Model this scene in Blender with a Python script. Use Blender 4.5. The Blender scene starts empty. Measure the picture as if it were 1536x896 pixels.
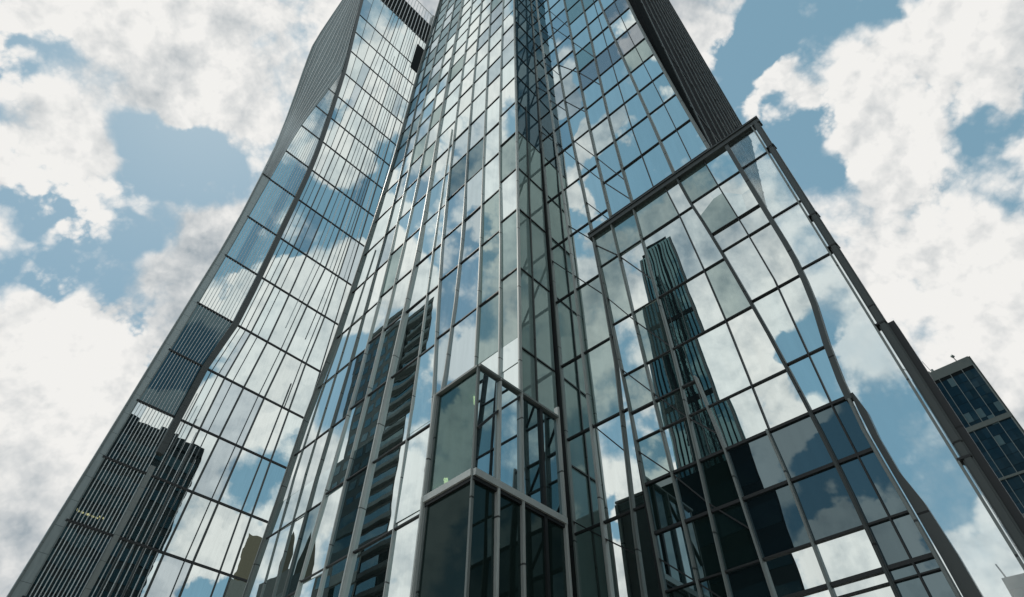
import bpy, bmesh, math, random
from math import sin, cos, tan, radians, degrees, atan2, hypot, pi, sqrt
random.seed(7)
SC = bpy.context.scene
COL = SC.collection
S = 0.7            # drawing units -> metres
EYE = 1.7          # height of the photographer's eye

# ------------------------------------------------------------------ materials
def new_mat(name):
    m = bpy.data.materials.new(name); m.use_nodes = True
    nt = m.node_tree; nt.nodes.clear()
    out = nt.nodes.new('ShaderNodeOutputMaterial')
    return m, nt, out
def N(nt, typ, **kw):
    n = nt.nodes.new(typ)
    for k, v in kw.items():
        if k in n.inputs.keys(): n.inputs[k].default_value = v
        else: setattr(n, k, v)
    return n
def rgb(c): return (c[0], c[1], c[2], 1)

def metal_mat(name, col, rough=.42, metallic=.6, var=.18, scale=3.0):
    m, nt, out = new_mat(name)
    b = N(nt, 'ShaderNodeBsdfPrincipled', Metallic=metallic, Roughness=rough)
    tc = N(nt, 'ShaderNodeTexCoord')
    mp = N(nt, 'ShaderNodeMapping'); mp.inputs['Scale'].default_value = (1, 1, .12)
    no = N(nt, 'ShaderNodeTexNoise', Scale=scale, Detail=6, Roughness=.65)
    nt.links.new(tc.outputs['Object'], mp.inputs['Vector']); nt.links.new(mp.outputs[0], no.inputs['Vector'])
    oi = N(nt, 'ShaderNodeObjectInfo')
    ad = N(nt, 'ShaderNodeMath', operation='MULTIPLY_ADD'); ad.inputs[1].default_value = .5
    nt.links.new(oi.outputs['Random'], ad.inputs[0]); nt.links.new(no.outputs['Fac'], ad.inputs[2])
    mr = N(nt, 'ShaderNodeMapRange'); mr.inputs['From Min'].default_value = .35; mr.inputs['From Max'].default_value = 1.1
    nt.links.new(ad.outputs[0], mr.inputs['Value'])
    mx = N(nt, 'ShaderNodeMix', data_type='RGBA')
    mx.inputs[6].default_value = rgb([c*(1-var) for c in col]); mx.inputs[7].default_value = rgb([min(1, c*(1+var)) for c in col])
    nt.links.new(mr.outputs[0], mx.inputs[0]); nt.links.new(mx.outputs[2], b.inputs['Base Color'])
    sx = N(nt, 'ShaderNodeSeparateXYZ'); nt.links.new(tc.outputs['Object'], sx.inputs[0])
    jm = N(nt, 'ShaderNodeMath', operation='MULTIPLY_ADD'); jm.inputs[1].default_value = 1/3.85
    nt.links.new(sx.outputs['Z'], jm.inputs[0]); nt.links.new(oi.outputs['Random'], jm.inputs[2])
    jf = N(nt, 'ShaderNodeMath', operation='FRACT'); nt.links.new(jm.outputs[0], jf.inputs[0])
    jl = N(nt, 'ShaderNodeMath', operation='LESS_THAN'); jl.inputs[1].default_value = .012; nt.links.new(jf.outputs[0], jl.inputs[0])
    jx = N(nt, 'ShaderNodeMix', data_type='RGBA'); jx.inputs[7].default_value = rgb([c*.18 for c in col])
    nt.links.new(jl.outputs[0], jx.inputs[0]); nt.links.new(mx.outputs[2], jx.inputs[6]); nt.links.new(jx.outputs[2], b.inputs['Base Color'])
    mr2 = N(nt, 'ShaderNodeMapRange'); mr2.inputs['To Min'].default_value = rough-.08; mr2.inputs['To Max'].default_value = rough+.14
    nt.links.new(no.outputs['Fac'], mr2.inputs['Value']); nt.links.new(mr2.outputs[0], b.inputs['Roughness'])
    nt.links.new(b.outputs[0], out.inputs['Surface'])
    return m

def glass_mat(name, tint_a, tint_b, refl_a, refl_b, under, wave=.0026, clear=0.0, clear_col=(.55,.72,.72), blotch=.35):
    """coated facade glass: mirror coat of random strength over a dim interior tone"""
    m, nt, out = new_mat(name)
    geo = N(nt, 'ShaderNodeNewGeometry'); oi = N(nt, 'ShaderNodeObjectInfo')
    ad = N(nt, 'ShaderNodeMath', operation='ADD')
    nt.links.new(oi.outputs['Random'], ad.inputs[0]); nt.links.new(geo.outputs['Random Per Island'], ad.inputs[1])
    fr = N(nt, 'ShaderNodeMath', operation='FRACT'); nt.links.new(ad.outputs[0], fr.inputs[0])
    wn = N(nt, 'ShaderNodeTexWhiteNoise', noise_dimensions='1D'); nt.links.new(fr.outputs[0], wn.inputs['W'])
    tint = N(nt, 'ShaderNodeMix', data_type='RGBA'); tint.inputs[6].default_value = rgb(tint_a); tint.inputs[7].default_value = rgb(tint_b)
    nt.links.new(fr.outputs[0], tint.inputs[0])
    # roller-wave distortion of the panes
    pos = N(nt, 'ShaderNodeTexCoord')
    off = N(nt, 'ShaderNodeVectorMath', operation='ADD')
    vs = N(nt, 'ShaderNodeVectorMath', operation='SCALE'); vs.inputs['Scale'].default_value = 37.0
    nt.links.new(wn.outputs['Color'], vs.inputs[0])
    nt.links.new(pos.outputs['Object'], off.inputs[0]); nt.links.new(vs.outputs[0], off.inputs[1])
    no = N(nt, 'ShaderNodeTexNoise', Scale=.55, Detail=1.5, Roughness=.4)
    nt.links.new(off.outputs[0], no.inputs['Vector'])
    bp = N(nt, 'ShaderNodeBump', Strength=1.0); bp.inputs['Distance'].default_value = wave
    nt.links.new(no.outputs['Fac'], bp.inputs['Height'])
    gl = N(nt, 'ShaderNodeBsdfGlossy', Roughness=.0)
    dmp = N(nt, 'ShaderNodeMapping'); dmp.inputs['Scale'].default_value = (3.5, 3.5, .35)
    nt.links.new(off.outputs[0], dmp.inputs['Vector'])
    dn = N(nt, 'ShaderNodeTexNoise', Scale=1.0, Detail=5, Roughness=.6); nt.links.new(dmp.outputs[0], dn.inputs['Vector'])
    dr = N(nt, 'ShaderNodeMapRange'); dr.inputs['From Min'].default_value = .3; dr.inputs['From Max'].default_value = .7; dr.inputs['To Min'].default_value = .91; dr.inputs['To Max'].default_value = 1.0
    nt.links.new(dn.outputs['Fac'], dr.inputs['Value'])
    dt_ = N(nt, 'ShaderNodeVectorMath', operation='SCALE'); nt.links.new(tint.outputs[2], dt_.inputs[0]); nt.links.new(dr.outputs[0], dt_.inputs['Scale'])
    nt.links.new(dt_.outputs[0], gl.inputs['Color']); nt.links.new(bp.outputs[0], gl.inputs['Normal'])
    # interior tone: patches of blind, ceiling and dark room seen dimly through the coat
    no2 = N(nt, 'ShaderNodeTexNoise', Scale=.35, Detail=3, Roughness=.6)
    nt.links.new(off.outputs[0], no2.inputs['Vector'])
    um = N(nt, 'ShaderNodeMix', data_type='RGBA')
    um.inputs[6].default_value = rgb([c*(1-blotch) for c in under]); um.inputs[7].default_value = rgb([c*(1+blotch) for c in under])
    nt.links.new(no2.outputs['Fac'], um.inputs[0])
    df = N(nt, 'ShaderNodeBsdfDiffuse'); nt.links.new(um.outputs[2], df.inputs['Color'])
    base = df.outputs[0]
    if clear > 0:
        tr = N(nt, 'ShaderNodeBsdfTransparent', Color=rgb(clear_col))
        mc = N(nt, 'ShaderNodeMixShader'); mc.inputs[0].default_value = clear
        nt.links.new(df.outputs[0], mc.inputs[1]); nt.links.new(tr.outputs[0], mc.inputs[2]); base = mc.outputs[0]
    lw = N(nt, 'ShaderNodeLayerWeight', Blend=.25)
    rf = N(nt, 'ShaderNodeMapRange'); rf.inputs['To Min'].default_value = refl_a; rf.inputs['To Max'].default_value = refl_b
    nt.links.new(wn.outputs['Value'], rf.inputs['Value'])
    fz = N(nt, 'ShaderNodeMath', operation='MULTIPLY_ADD', use_clamp=True); fz.inputs[1].default_value = .3
    nt.links.new(lw.outputs['Fresnel'], fz.inputs[0]); nt.links.new(rf.outputs[0], fz.inputs[2])
    ms = N(nt, 'ShaderNodeMixShader'); nt.links.new(fz.outputs[0], ms.inputs[0])
    nt.links.new(base, ms.inputs[1]); nt.links.new(gl.outputs[0], ms.inputs[2])
    nt.links.new(ms.outputs[0], out.inputs['Surface'])
    return m

def plain_mat(name, col, rough=.8, var=.2, scale=2.0, zscale=.3, spec=.3):
    m, nt, out = new_mat(name)
    b = N(nt, 'ShaderNodeBsdfPrincipled', Roughness=rough); b.inputs['Specular IOR Level'].default_value = spec
    tc = N(nt, 'ShaderNodeTexCoord'); mp = N(nt, 'ShaderNodeMapping'); mp.inputs['Scale'].default_value = (1, 1, zscale)
    no = N(nt, 'ShaderNodeTexNoise', Scale=scale, Detail=8, Roughness=.65)
    nt.links.new(tc.outputs['Object'], mp.inputs['Vector']); nt.links.new(mp.outputs[0], no.inputs['Vector'])
    mx = N(nt, 'ShaderNodeMix', data_type='RGBA')
    mx.inputs[6].default_value = rgb([c*(1-var) for c in col]); mx.inputs[7].default_value = rgb([min(1, c*(1+var)) for c in col])
    nt.links.new(no.outputs['Fac'], mx.inputs[0]); nt.links.new(mx.outputs[2], b.inputs['Base Color'])
    nt.links.new(b.outputs[0], out.inputs['Surface'])
    return m
def lamp_mat(name, col, st):
    m, nt, out = new_mat(name)
    e = N(nt, 'ShaderNodeEmission', Color=rgb(col), Strength=st); nt.links.new(e.outputs[0], out.inputs['Surface']); return m

M = {}
M['alu'] = metal_mat('aluminium', (.46, .49, .47), .45, .35)
M['alu_dark'] = metal_mat('weathered_aluminium', (.19, .215, .205), .45, .35)
M['steel'] = metal_mat('dark_steel', (.06, .07, .068), .42, .5)
M['black'] = metal_mat('black_gasket', (.018, .021, .022), .5, .2)
M['glass'] = glass_mat('mirror_glass', (.90,.97,.955), (.78,.90,.91), .84, .94, (.05,.08,.085))
M['glass_blue'] = glass_mat('blue_glass', (.62,.75,.80), (.70,.80,.84), .72, .84, (.03,.055,.07))
M['glass_green'] = glass_mat('green_grey_glass', (.66,.80,.78), (.58,.74,.73), .50, .64, (.07,.105,.10))
M['glass_grey'] = glass_mat('grey_glass', (.5,.56,.6), (.55,.6,.64), .6, .7, (.16,.19,.21))
M['glass_dark'] = glass_mat('dark_glass', (.50,.66,.70), (.42,.58,.64), .42, .58, (.012,.022,.024))
M['glass_deep'] = glass_mat('deep_glass', (.34,.44,.46), (.28,.40,.42), .30, .42, (.012,.024,.022))
M['glass_navy'] = glass_mat('navy_glass', (.44,.60,.66), (.38,.56,.63), .22, .36, (.010,.018,.022))
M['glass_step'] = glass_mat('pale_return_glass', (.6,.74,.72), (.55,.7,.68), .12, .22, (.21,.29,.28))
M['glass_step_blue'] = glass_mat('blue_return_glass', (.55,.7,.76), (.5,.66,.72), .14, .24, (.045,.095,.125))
M['glass_teal_reflection'] = glass_mat('teal_reflection_glass', (.16,.26,.29), (.14,.22,.25), .42, .5, (.012,.024,.026))
M['glass_bay'] = glass_mat('bay_glass', (.36,.50,.50), (.30,.44,.44), .04, .09, (.012,.022,.020))
M['glass_clear'] = glass_mat('clear_glass', (.9,.95,.95), (.86,.92,.93), .10, .16, (.2,.26,.26), clear=.96, clear_col=(.90,.95,.96))
M['glass_view'] = glass_mat('view_glass', (.40,.58,.58), (.36,.54,.54), .22, .30, (.022,.045,.045), clear=.85, clear_col=(.36,.46,.41))
M['fin'] = metal_mat('pale_fin', (.55, .58, .57), .38, .4)
M['flank'] = metal_mat('flank_cladding', (.27, .315, .31), .40, .6)
M['panel'] = metal_mat('grey_panel', (.155, .185, .18), .48, .45)
M['louvre'] = metal_mat('louvre_blade', (.075, .085, .083), .5, .4)
M['louvre_back'] = plain_mat('louvre_back', (.010, .014, .015), .8, spec=.05)
M['core'] = plain_mat('dark_core', (.02, .026, .028), .8)
M['roof'] = plain_mat('roof_grey', (.22, .22, .21), .9)
M['concrete'] = plain_mat('concrete', (.26, .27, .25), .85)
M['concrete_dark'] = plain_mat('stained_concrete', (.085, .10, .095), .85)
M['night'] = plain_mat('black_stone', (.006, .010, .012), .85, spec=.05)
M['teal_tower'] = glass_mat('teal_tower_glass', (.30,.50,.52), (.22,.40,.42), .16, .36, (.016,.034,.036), wave=.006)
M['night_glass'] = glass_mat('black_glass', (.10,.2,.24), (.08,.16,.2), .03, .12, (.005,.012,.015))
M['ochre'] = plain_mat('ochre_render', (.075, .072, .05), .9)
M['concrete_mid'] = plain_mat('grey_concrete', (.11, .135, .13), .85)
M['slab'] = plain_mat('ceiling', (.19, .25, .24), .8)
M['lamp_dim'] = lamp_mat('dim_lamp', (1, .9, .45), .6)
M['lamp'] = lamp_mat('ceiling_lamp', (1, .86, .5), 9)
M['far_glass'] = glass_mat('office_glass', (.12,.24,.31), (.09,.18,.25), .06, .14, (.008,.022,.030))
M['far_blind'] = plain_mat('drawn_blind', (.07,.13,.15), .8)
M['ground'] = plain_mat('paving', (.24, .235, .22), .9, .25, .6, 1)
M['asphalt'] = plain_mat('asphalt', (.05, .05, .052), .92, .25, 1.5, 1)

# ------------------------------------------------------------------ objects
def link(name, me, mat, parent=None):
    o = bpy.data.objects.new(name, me); COL.objects.link(o)
    if mat is not None: me.materials.append(mat)
    if parent is not None: o.parent = parent
    return o
def thing(name, label, cat, loc=(0,0,0), group=None):
    o = bpy.data.objects.new(name, None); COL.objects.link(o); o.location = loc
    o.empty_display_size = .5
    o['label'] = label; o['category'] = cat
    if group: o['group'] = group
    return o
class MB:
    """collects hexahedra / prisms, builds ONE mesh object, vertices in world metres"""
    def __init__(s): s.v = []; s.f = []; s.mi = []
    def hexa(s, b, t, mi=0):                       # two quads of 4 points, joined
        k = len(s.v); s.v += list(b) + list(t)
        fs = [(3,2,1,0), (4,5,6,7)] + [(i, (i+1) % 4, 4+(i+1) % 4, 4+i) for i in range(4)]
        for q in fs: s.f.append([k+i for i in q]); s.mi.append(mi)
    def prism(s, plan, z0, z1, mi=0):
        k = len(s.v); n = len(plan)
        s.v += [(x, y, z0) for x, y in plan] + [(x, y, z1) for x, y in plan]
        s.f.append([k+i for i in reversed(range(n))]); s.mi.append(mi)
        s.f.append([k+n+i for i in range(n)]); s.mi.append(mi)
        for i in range(n):
            j = (i+1) % n; s.f.append([k+i, k+j, k+n+j, k+n+i]); s.mi.append(mi)
    def box(s, x0, y0, z0, x1, y1, z1, mi=0): s.prism([(x0,y0),(x1,y0),(x1,y1),(x0,y1)], z0, z1, mi)
    def sweep(s, rings):
        k = len(s.v); n = len(rings[0])
        for r in rings: s.v += list(r)
        s.f.append([k+i for i in range(n)]); s.f.append([k+(len(rings)-1)*n+i for i in reversed(range(n))])
        s.mi += [0, 0]
        for a in range(len(rings)-1):
            for i in range(n):
                j = (i+1) % n; s.f.append([k+a*n+i, k+a*n+j, k+(a+1)*n+j, k+(a+1)*n+i]); s.mi.append(0)
    def build(s, name, mats, parent=None):
        base = (0,0,0)
        if parent is not None:
            p = parent
            while p is not None: base = tuple(base[i]+p.location[i] for i in range(3)); p = p.parent
        me = bpy.data.meshes.new(name)
        me.from_pydata([(v[0]-base[0], v[1]-base[1], v[2]-base[2]) for v in s.v], [], s.f)
        mats = mats if isinstance(mats, (list, tuple)) else [mats]
        for m in mats: me.materials.append(m)
        me.polygons.foreach_set('material_index', s.mi)
        bm = bmesh.new(); bm.from_mesh(me); bmesh.ops.recalc_face_normals(bm, faces=bm.faces); bm.to_mesh(me); bm.free()
        o = bpy.data.objects.new(name, me); COL.objects.link(o)
        if parent is not None: o.parent = parent
        return o

class Face:
    """a vertical facade plane; (s, z, d) = along, up, out of the wall (drawing units)"""
    def __init__(self, p0, az, f=1.0):
        self.p = p0; self.az = az; self.f = f
        self.u = (sin(radians(az)), cos(radians(az)))
        n = (self.u[1], -self.u[0])
        if n[0]*p0[0]+n[1]*p0[1] > 0: n = (-n[0], -n[1])
        self.n = n
    def plan(self, s, d=0):                        # metres; d in metres
        k = self.f
        return (S*(k*(self.p[0]+s*self.u[0])) + d*self.n[0], S*(k*(self.p[1]+s*self.u[1])) + d*self.n[1])
    def z(self, z): return max(0.0, S*self.f*z + EYE)
    def pt(self, s, z, d=0):
        x, y = self.plan(s, d); return (x, y, self.z(z))
    def mirror(self, x, y):
        px, py = self.plan(0); q = (x-px)*self.n[0] + (y-py)*self.n[1]
        return (x-2*q*self.n[0], y-2*q*self.n[1])

def at(poly, z):
    """s of a mullion at height z; poly = [(s, z), ...] from the top down"""
    if isinstance(poly, (int, float)): return poly
    if z >= poly[0][1]: return poly[0][0]
    for (s0, z0), (s1, z1) in zip(poly, poly[1:]):
        if z >= z1: return s1 + (s0-s1)*(z-z1)/(z0-z1)
    return poly[-1][0]
def smooth(poly, step=2.5):
    """Catmull-Rom through the (s, z) points so bent members have no kinks"""
    P = poly; out = []
    for i in range(len(P)-1):
        p0 = P[max(i-1, 0)]; p1 = P[i]; p2 = P[i+1]; p3 = P[min(i+2, len(P)-1)]
        n = max(1, int(abs(p1[1]-p2[1])/step))
        for j in range(n):
            t = j/n
            z = p1[1] + (p2[1]-p1[1])*t
            def tang(a, b): return (b[0]-a[0])/(b[1]-a[1]) if abs(b[1]-a[1]) > 1e-6 else 0
            m1 = tang(p0, p2)*(p2[1]-p1[1]); m2 = tang(p1, p3)*(p2[1]-p1[1])
            h = (2*t**3-3*t*t+1)*p1[0] + (t**3-2*t*t+t)*m1 + (-2*t**3+3*t*t)*p2[0] + (t**3-t*t)*m2
            out.append((h, z))
    out.append(P[-1]); return out

def mullion(face, poly, w, d0, d1, mat, parent, name='mullion', ztop=None, zbot=None, step=4, cap=None):
    """vertical member following poly, width w and depth d0..d1 in metres"""
    if ztop is not None or zbot is not None:
        zt = poly[0][1] if ztop is None else ztop; zb = poly[-1][1] if zbot is None else zbot
        zs = sorted({zt, zb} | {z for _, z in poly if zb < z < zt}, reverse=True)
        poly = [(at(poly, z), z) for z in zs]
    mb = MB(); hw = w/2/(S*face.f)
    secs = [(-hw, hw, d0, d1)]
    for a, b, e0, e1 in secs:
        mb.sweep([[face.pt(s+a, z, e0), face.pt(s+b, z, e0), face.pt(s+b, z, e1), face.pt(s+a, z, e1)] for s, z in poly])
    if cap:                                          # narrower nosing on the front of the member
        cw, cd = cap; h2 = cw/2/(S*face.f)
        mb.sweep([[face.pt(s-h2, z, d1-.004), face.pt(s+h2, z, d1-.004), face.pt(s+h2, z, d1+cd), face.pt(s-h2, z, d1+cd)] for s, z in poly])
    return mb.build(name, mat, parent)
def bar(face, a, b, w, d0, d1, mat, parent, name='transom'):
    """straight member between (s, z) points a and b"""
    L = hypot(b[0]-a[0], b[1]-a[1]); hx = -(b[1]-a[1])/L*w/2/(S*face.f); hz = (b[0]-a[0])/L*w/2/(S*face.f)
    q = [(a[0]-hx, a[1]-hz), (b[0]-hx, b[1]-hz), (b[0]+hx, b[1]+hz), (a[0]+hx, a[1]+hz)]
    mb = MB(); mb.hexa([face.pt(s, z, d0) for s, z in q], [face.pt(s, z, d1) for s, z in q]); return mb.build(name, mat, parent)

CAM_P = radians(47.3); CAM_F = 920/1536
def on_screen(p):
    x, y, z = p[0], p[1], p[2]-EYE
    f = y*cos(CAM_P)+z*sin(CAM_P); u = z*cos(CAM_P)-y*sin(CAM_P)
    return (CAM_F*x/f, CAM_F*u/f) if f > .1 else None
def seen_area(q):                                    # how large a pane shows, to rank the 100 that stay parts
    ps = [on_screen(p) for p in q]
    if any(p is None for p in ps): return 0
    cx = sum(p[0] for p in ps)/4; cy = sum(p[1] for p in ps)/4
    if abs(cx) > .52 or abs(cy) > .31: return 0
    return abs(sum(ps[i][0]*ps[(i+1) % 4][1]-ps[(i+1) % 4][0]*ps[i][1] for i in range(4)))/2

class Panes:
    """all the panes of one thing: the 100 largest become parts, the rest one 'stuff' part"""
    def __init__(s): s.list = []
    def add(s, face, sl0, sr0, z0, sl1, sr1, z1, mat, yaw=0, tilt=.22, back=-.03, cls=None):
        """bottom edge (sl0..sr0, z0), top edge (sl1..sr1, z1)"""
        g = .004
        pts = [(sl0, z0), (sr0, z0), (sr1, z1), (sl1, z1)]
        cs = sum(p[0] for p in pts)/4; cz = sum(p[1] for p in pts)/4
        ty = radians(yaw + random.gauss(0, tilt)); tp = radians(random.gauss(0, tilt))
        k = S*face.f
        fr, bk = [], []
        for (a, z) in pts:
            off = back + (a-cs)*k*tan(ty) + (z-cz)*k*tan(tp)
            fr.append(face.pt(a, z, off)); bk.append(face.pt(a, z, off-.014))
        s.list.append((seen_area(fr), fr, bk, mat))
    def grid(s, face, cols, levels, pick, ztop, zbot, yaw=0, tilt=.22, back=-.03):
        """cols: mullion polylines left to right; levels: function(bay) -> ascending heights"""
        for i in range(len(cols)-1):
            lv = [zbot]+[z for z in levels(i) if zbot+.05 < z < ztop-.05]+[ztop]
            for z0, z1 in zip(lv, lv[1:]):
                a0, b0, a1, b1 = at(cols[i], z0), at(cols[i+1], z0), at(cols[i], z1), at(cols[i+1], z1)
                if b0-a0 < .05 and b1-a1 < .05: continue
                s.add(face, a0, max(b0, a0+.01), z0, a1, max(b1, a1+.01), z1, pick(i, z0, z1), yaw, tilt, back)
    def build(s, parent, keep=100, name='window_pane'):
        s.list.sort(key=lambda t: -t[0])
        for ar, fr, bk, mat in s.list[:keep]:
            mb = MB(); mb.hexa(bk, fr); mb.build(name, M[mat], parent)
        rest = s.list[keep:]
        if rest:
            keys = sorted({t[3] for t in rest}); mb = MB()
            for ar, fr, bk, mat in rest: mb.hexa(bk, fr, keys.index(mat))
            o = mb.build('small_window_panes', [M[k] for k in keys], parent); o['kind'] = 'stuff'

def polar(az, r): return (r*sin(radians(az)), r*cos(radians(az)))
# ------------------------------------------------------------------ the planes of the place
FL = Face((-14, 37.5), 135.5)                        # main tower, left front
FR = Face((-11.75, 39.91), 133, .94)                 # main tower, right front, set back
FB = Face((-12.295, 39.33), 133, .94)                # annex front
FBay = Face((-17.566, 33.995), 135.5)                # front of the box bay
FT = Face((-25.2, 67.5), 223.6, 2.2222)                      # curved tower, s grows towards its left end
TOP = 140

# ================================================================== main tower
tower = thing('glass_tower', 'tall mirror glass tower with slim pale mullions and a box bay low on its front', 'skyscraper', (-9.8, 26.25, 0))
L = {
 'M0': [(1.3,140),(.6,110),(.02,91),(-.23,63),(-1.0,49),(-2.0,36),(-3.2,29),(-3.7,22),(-4.3,16),(-4.9,9),(-5.0,-3)],
 'Ma': [(1.5,140),(1.7,91),(2.25,69),(2.6,57.5),(2.54,45.5),(2.0,30.8),(1.35,21.6),(1.15,14.4),(1.1,-3)],
 'M1': [(4.3,140),(4.2,114),(3.95,90),(4.1,68),(4.5,44),(4.08,29.5),(3.29,20.8),(2.75,14),(2.3,-3)],
 'M2': [(6.45,140),(6.5,83),(6.7,65),(6.6,42),(6.0,28.9),(5.5,19.9),(5.35,13.2),(5.2,-3)],
 'M3': [(9.0,140),(8.9,83),(8.92,62),(9.1,39.5),(8.5,27.6),(8.1,18.8),(7.8,12.6),(7.6,-3)],
 'M4': [(11.5,140),(11.63,97),(11.88,57.7),(12.45,36.5),(13.43,23.7),(14.1,16)],
 'M5': [(13.9,140),(13.98,91.5),(14.26,54.4),(14.85,34.3),(14.49,23),(13.7,17)],
 'M6': [(16.05,140),(16.07,86.6),(16.56,51.1),(16.99,32.4),(17.2,20),(17.3,12)],
 'M7': [(18.4,140),(18.44,81),(18.53,48),(18.95,30.9),(19.07,22),(19.1,12)],
 'M8': [(20.3,140),(20.31,76.5),(20.5,45.5),(20.55,29),(20.55,-3)],
}
L = {k: smooth(v, 5) for k, v in L.items()}
M3b = [(11.35,57),(11.28,37.6),(11.5,25.7),(11.55,18),(11.6,-3)]
Mt1 = [(-1.0,37),(-1.9,30),(-2.3,23.6),(-2.0,15.3),(-2.0,-3)]
Mt2 = [(1.2,46.6),(.2,36),(-.5,23),(-.3,14.8),(-.3,-3)]
LV = [2.0, 8.5, 14.7, 20.0, 26.3, 32.3, 37.4, 42.9, 48.2, 53.4, 58.4, 63.0, 67.6, 72.0, 76.4]
z = 80.9
while z < 139: LV.append(z); z += 4.6
def lev_L(i):
    off = {0: -.5, 1: -.4, 2: -.2, 3: 0, 4: 0, 5: .3, 6: .4, 7: .5, 8: 1.2}.get(i, 0)
    return [v+off*(1 if v > 12 else .3) for v in LV]
colsL = [L['M0'], L['Ma'], L['M1'], L['M2'], L['M3'], L['M4'], L['M5'], L['M6'], L['M7'], L['M8']]
rl = random.Random(3)
def pick_L(i, z0, z1):
    r = rl.random()
    zc = (z0+z1)/2
    if i in (5, 6) and 22 < zc < 56: return 'glass_blue' if r < .75 else 'glass_dark'
    if i == 4 and 22 < zc < 52: return 'glass_blue' if r < .4 else 'glass'
    if i >= 7 and zc < 40: return 'glass_green' if r < .8 else 'glass'
    if i >= 7 and zc < 60: return 'glass_green' if r < .3 else 'glass'
    if zc > 62 and (i <= 1 or (i == 2 and zc > 74) or (i == 3 and zc > 92)): return 'glass_dark' if r < .8 else 'glass_blue'  # reflection of the curved tower's crown put into the pane tint
    return 'glass' if r < .86 else ('glass_blue' if r < .96 else 'glass_green')
panes = Panes()
panes.grid(FL, colsL, lev_L, pick_L, TOP, 22.0, tilt=.30)
lowL = [L['M0'], L['Ma'], L['M1'], L['M2'], L['M3'], M3b, [(20.5, 22), (20.5, -3)]]
panes.grid(FL, lowL, lev_L, lambda i, a, b: 'glass_dark' if rl.random() < .25 and i in (1,2,3) else 'glass', 22.0, -2.4, tilt=.38)
# mullions of the left front
mullion(FL, L['M0'], .20, -.10, .10, M['alu_dark'], tower, cap=(.08, .05))
mullion(FL, [(s-.30, z) for s, z in L['M0']], .10, -.22, .02, M['steel'], tower)
for k, w, m in (('Ma', .07, 'alu_dark'), ('M1', .09, 'alu'), ('M2', .09, 'alu'), ('M4', .10, 'alu'), ('M5', .095, 'alu'), ('M6', .10, 'alu'), ('M7', .095, 'alu')):
    mullion(FL, L[k], w, -.07, .045, M[m], tower, cap=(w*.5, .025))
mullion(FL, L['M3'], .17, -.08, .09, M['alu'], tower, cap=(.08, .04))
mullion(FL, L['M8'], .10, -.05, .06, M['alu'], tower, cap=(.05, .02))
mullion(FL, M3b, .045, -.05, .04, M['alu'], tower)
mullion(FL, Mt1, .035, -.05, .03, M['alu_dark'], tower)
mullion(FL, Mt2, .035, -.05, .03, M['alu_dark'], tower)
for j, v in enumerate(LV):
    q = 1 if v > 12 else .3
    zb = v
    for g0, g1, off in ((0, 2, -.45), (2, 5, 0), (5, 8, .4), (8, 9, 1.2)):
        if g0 >= 5 and v < 21: continue
        a, b = at(colsL[g0], zb), at(colsL[g1], zb)
        if v < 21 and g1 == 5: b = 17.0
        bar(FL, (a, zb+off*q), (b, zb+off*q), .06 if v < 60 else .05, -.04, .022, M['black'], tower)

# step face between the two fronts
s8 = 20.55
px, py = FL.p[0]+FL.u[0]*s8, FL.p[1]+FL.u[1]*s8
FS = Face((px, py), 43.6)
FS.n = (cos(radians(43.6)), -sin(radians(43.6)))
LVS = [v+1.2 for v in LV]
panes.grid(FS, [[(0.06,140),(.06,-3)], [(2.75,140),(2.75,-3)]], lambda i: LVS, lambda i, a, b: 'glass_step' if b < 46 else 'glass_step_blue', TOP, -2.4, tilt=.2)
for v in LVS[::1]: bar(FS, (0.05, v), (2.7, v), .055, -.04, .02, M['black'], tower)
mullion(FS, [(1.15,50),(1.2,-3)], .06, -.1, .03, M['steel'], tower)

# right front
R = {
 'M9': [(19.3,140),(19.3,60),(19.5,25),(19.6,-3)],
 'M10': [(20.3,140),(20.45,86),(21.05,50),(21.4,34),(21.45,-3)],
 'M11': [(21.8,140),(22.16,82),(22.7,48),(23.2,33),(23.4,21),(23.0,12),(22.8,-3)],
 'M12': [(24.3,140),(24.47,77),(24.5,46),(24.8,31.7),(25.0,20),(25.2,-3)],
 'M13': [(26.7,140),(26.55,66),(26.3,43),(26.5,30)],
 'M14': [(28.1,140),(28.5,66),(28.9,51.5),(29.35,39.3),(29.65,30)],
 'M15': [(31.0,140),(31.05,62),(31.66,40),(32.13,30)],
}
R = {k: smooth(v, 5) for k, v in R.items()}
LRa = [2.5, 8.0, 13.0, 18.0, 22.9, 28.2, 33.7, 39.5, 45.0, 49.2, 53.4, 57.6, 61.8, 66.0, 70.2, 74.4, 78.6]
LRb = [32.7, 36.8, 40.8, 44.8, 48.5, 52.2, 56.2, 60.3, 64.5, 68.7, 73]
while LRa[-1] < 136: LRa.append(LRa[-1]+4.3)
while LRb[-1] < 136: LRb.append(LRb[-1]+4.3)
rr = random.Random(11)
def pick_R(i, z0, z1):
    r = rr.random(); zc = (z0+z1)/2
    if i >= 3 and 52 < zc < 56.5: return 'glass_grey'
    if i == 5 and zc > 56: return 'glass_grey' if r < .5 else 'glass'
    if i < 3 and zc > 44: return 'glass_blue' if r < .5 else 'glass'
    if i == 3 and zc > 56: return 'glass_green' if r < .5 else 'glass'
    return 'glass' if r < .85 else 'glass_green'
upR = [R['M9'], R['M10'], R['M11'], R['M12']]
panes.grid(FR, upR, lambda i: LRa, pick_R, TOP, -2.4, tilt=.2)
upR2 = [R['M12'], R['M13'], R['M14'], R['M15']]
panes.grid(FR, upR2, lambda i: LRb, lambda i, a, b: pick_R(i+3, a, b), TOP, 29.2, tilt=.2)
mullion(FR, R['M9'], .30, -.5, .03, M['black'], tower, ztop=48)
mullion(FR, R['M9'], .14, -.5, .03, M['black'], tower, zbot=48)
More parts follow.
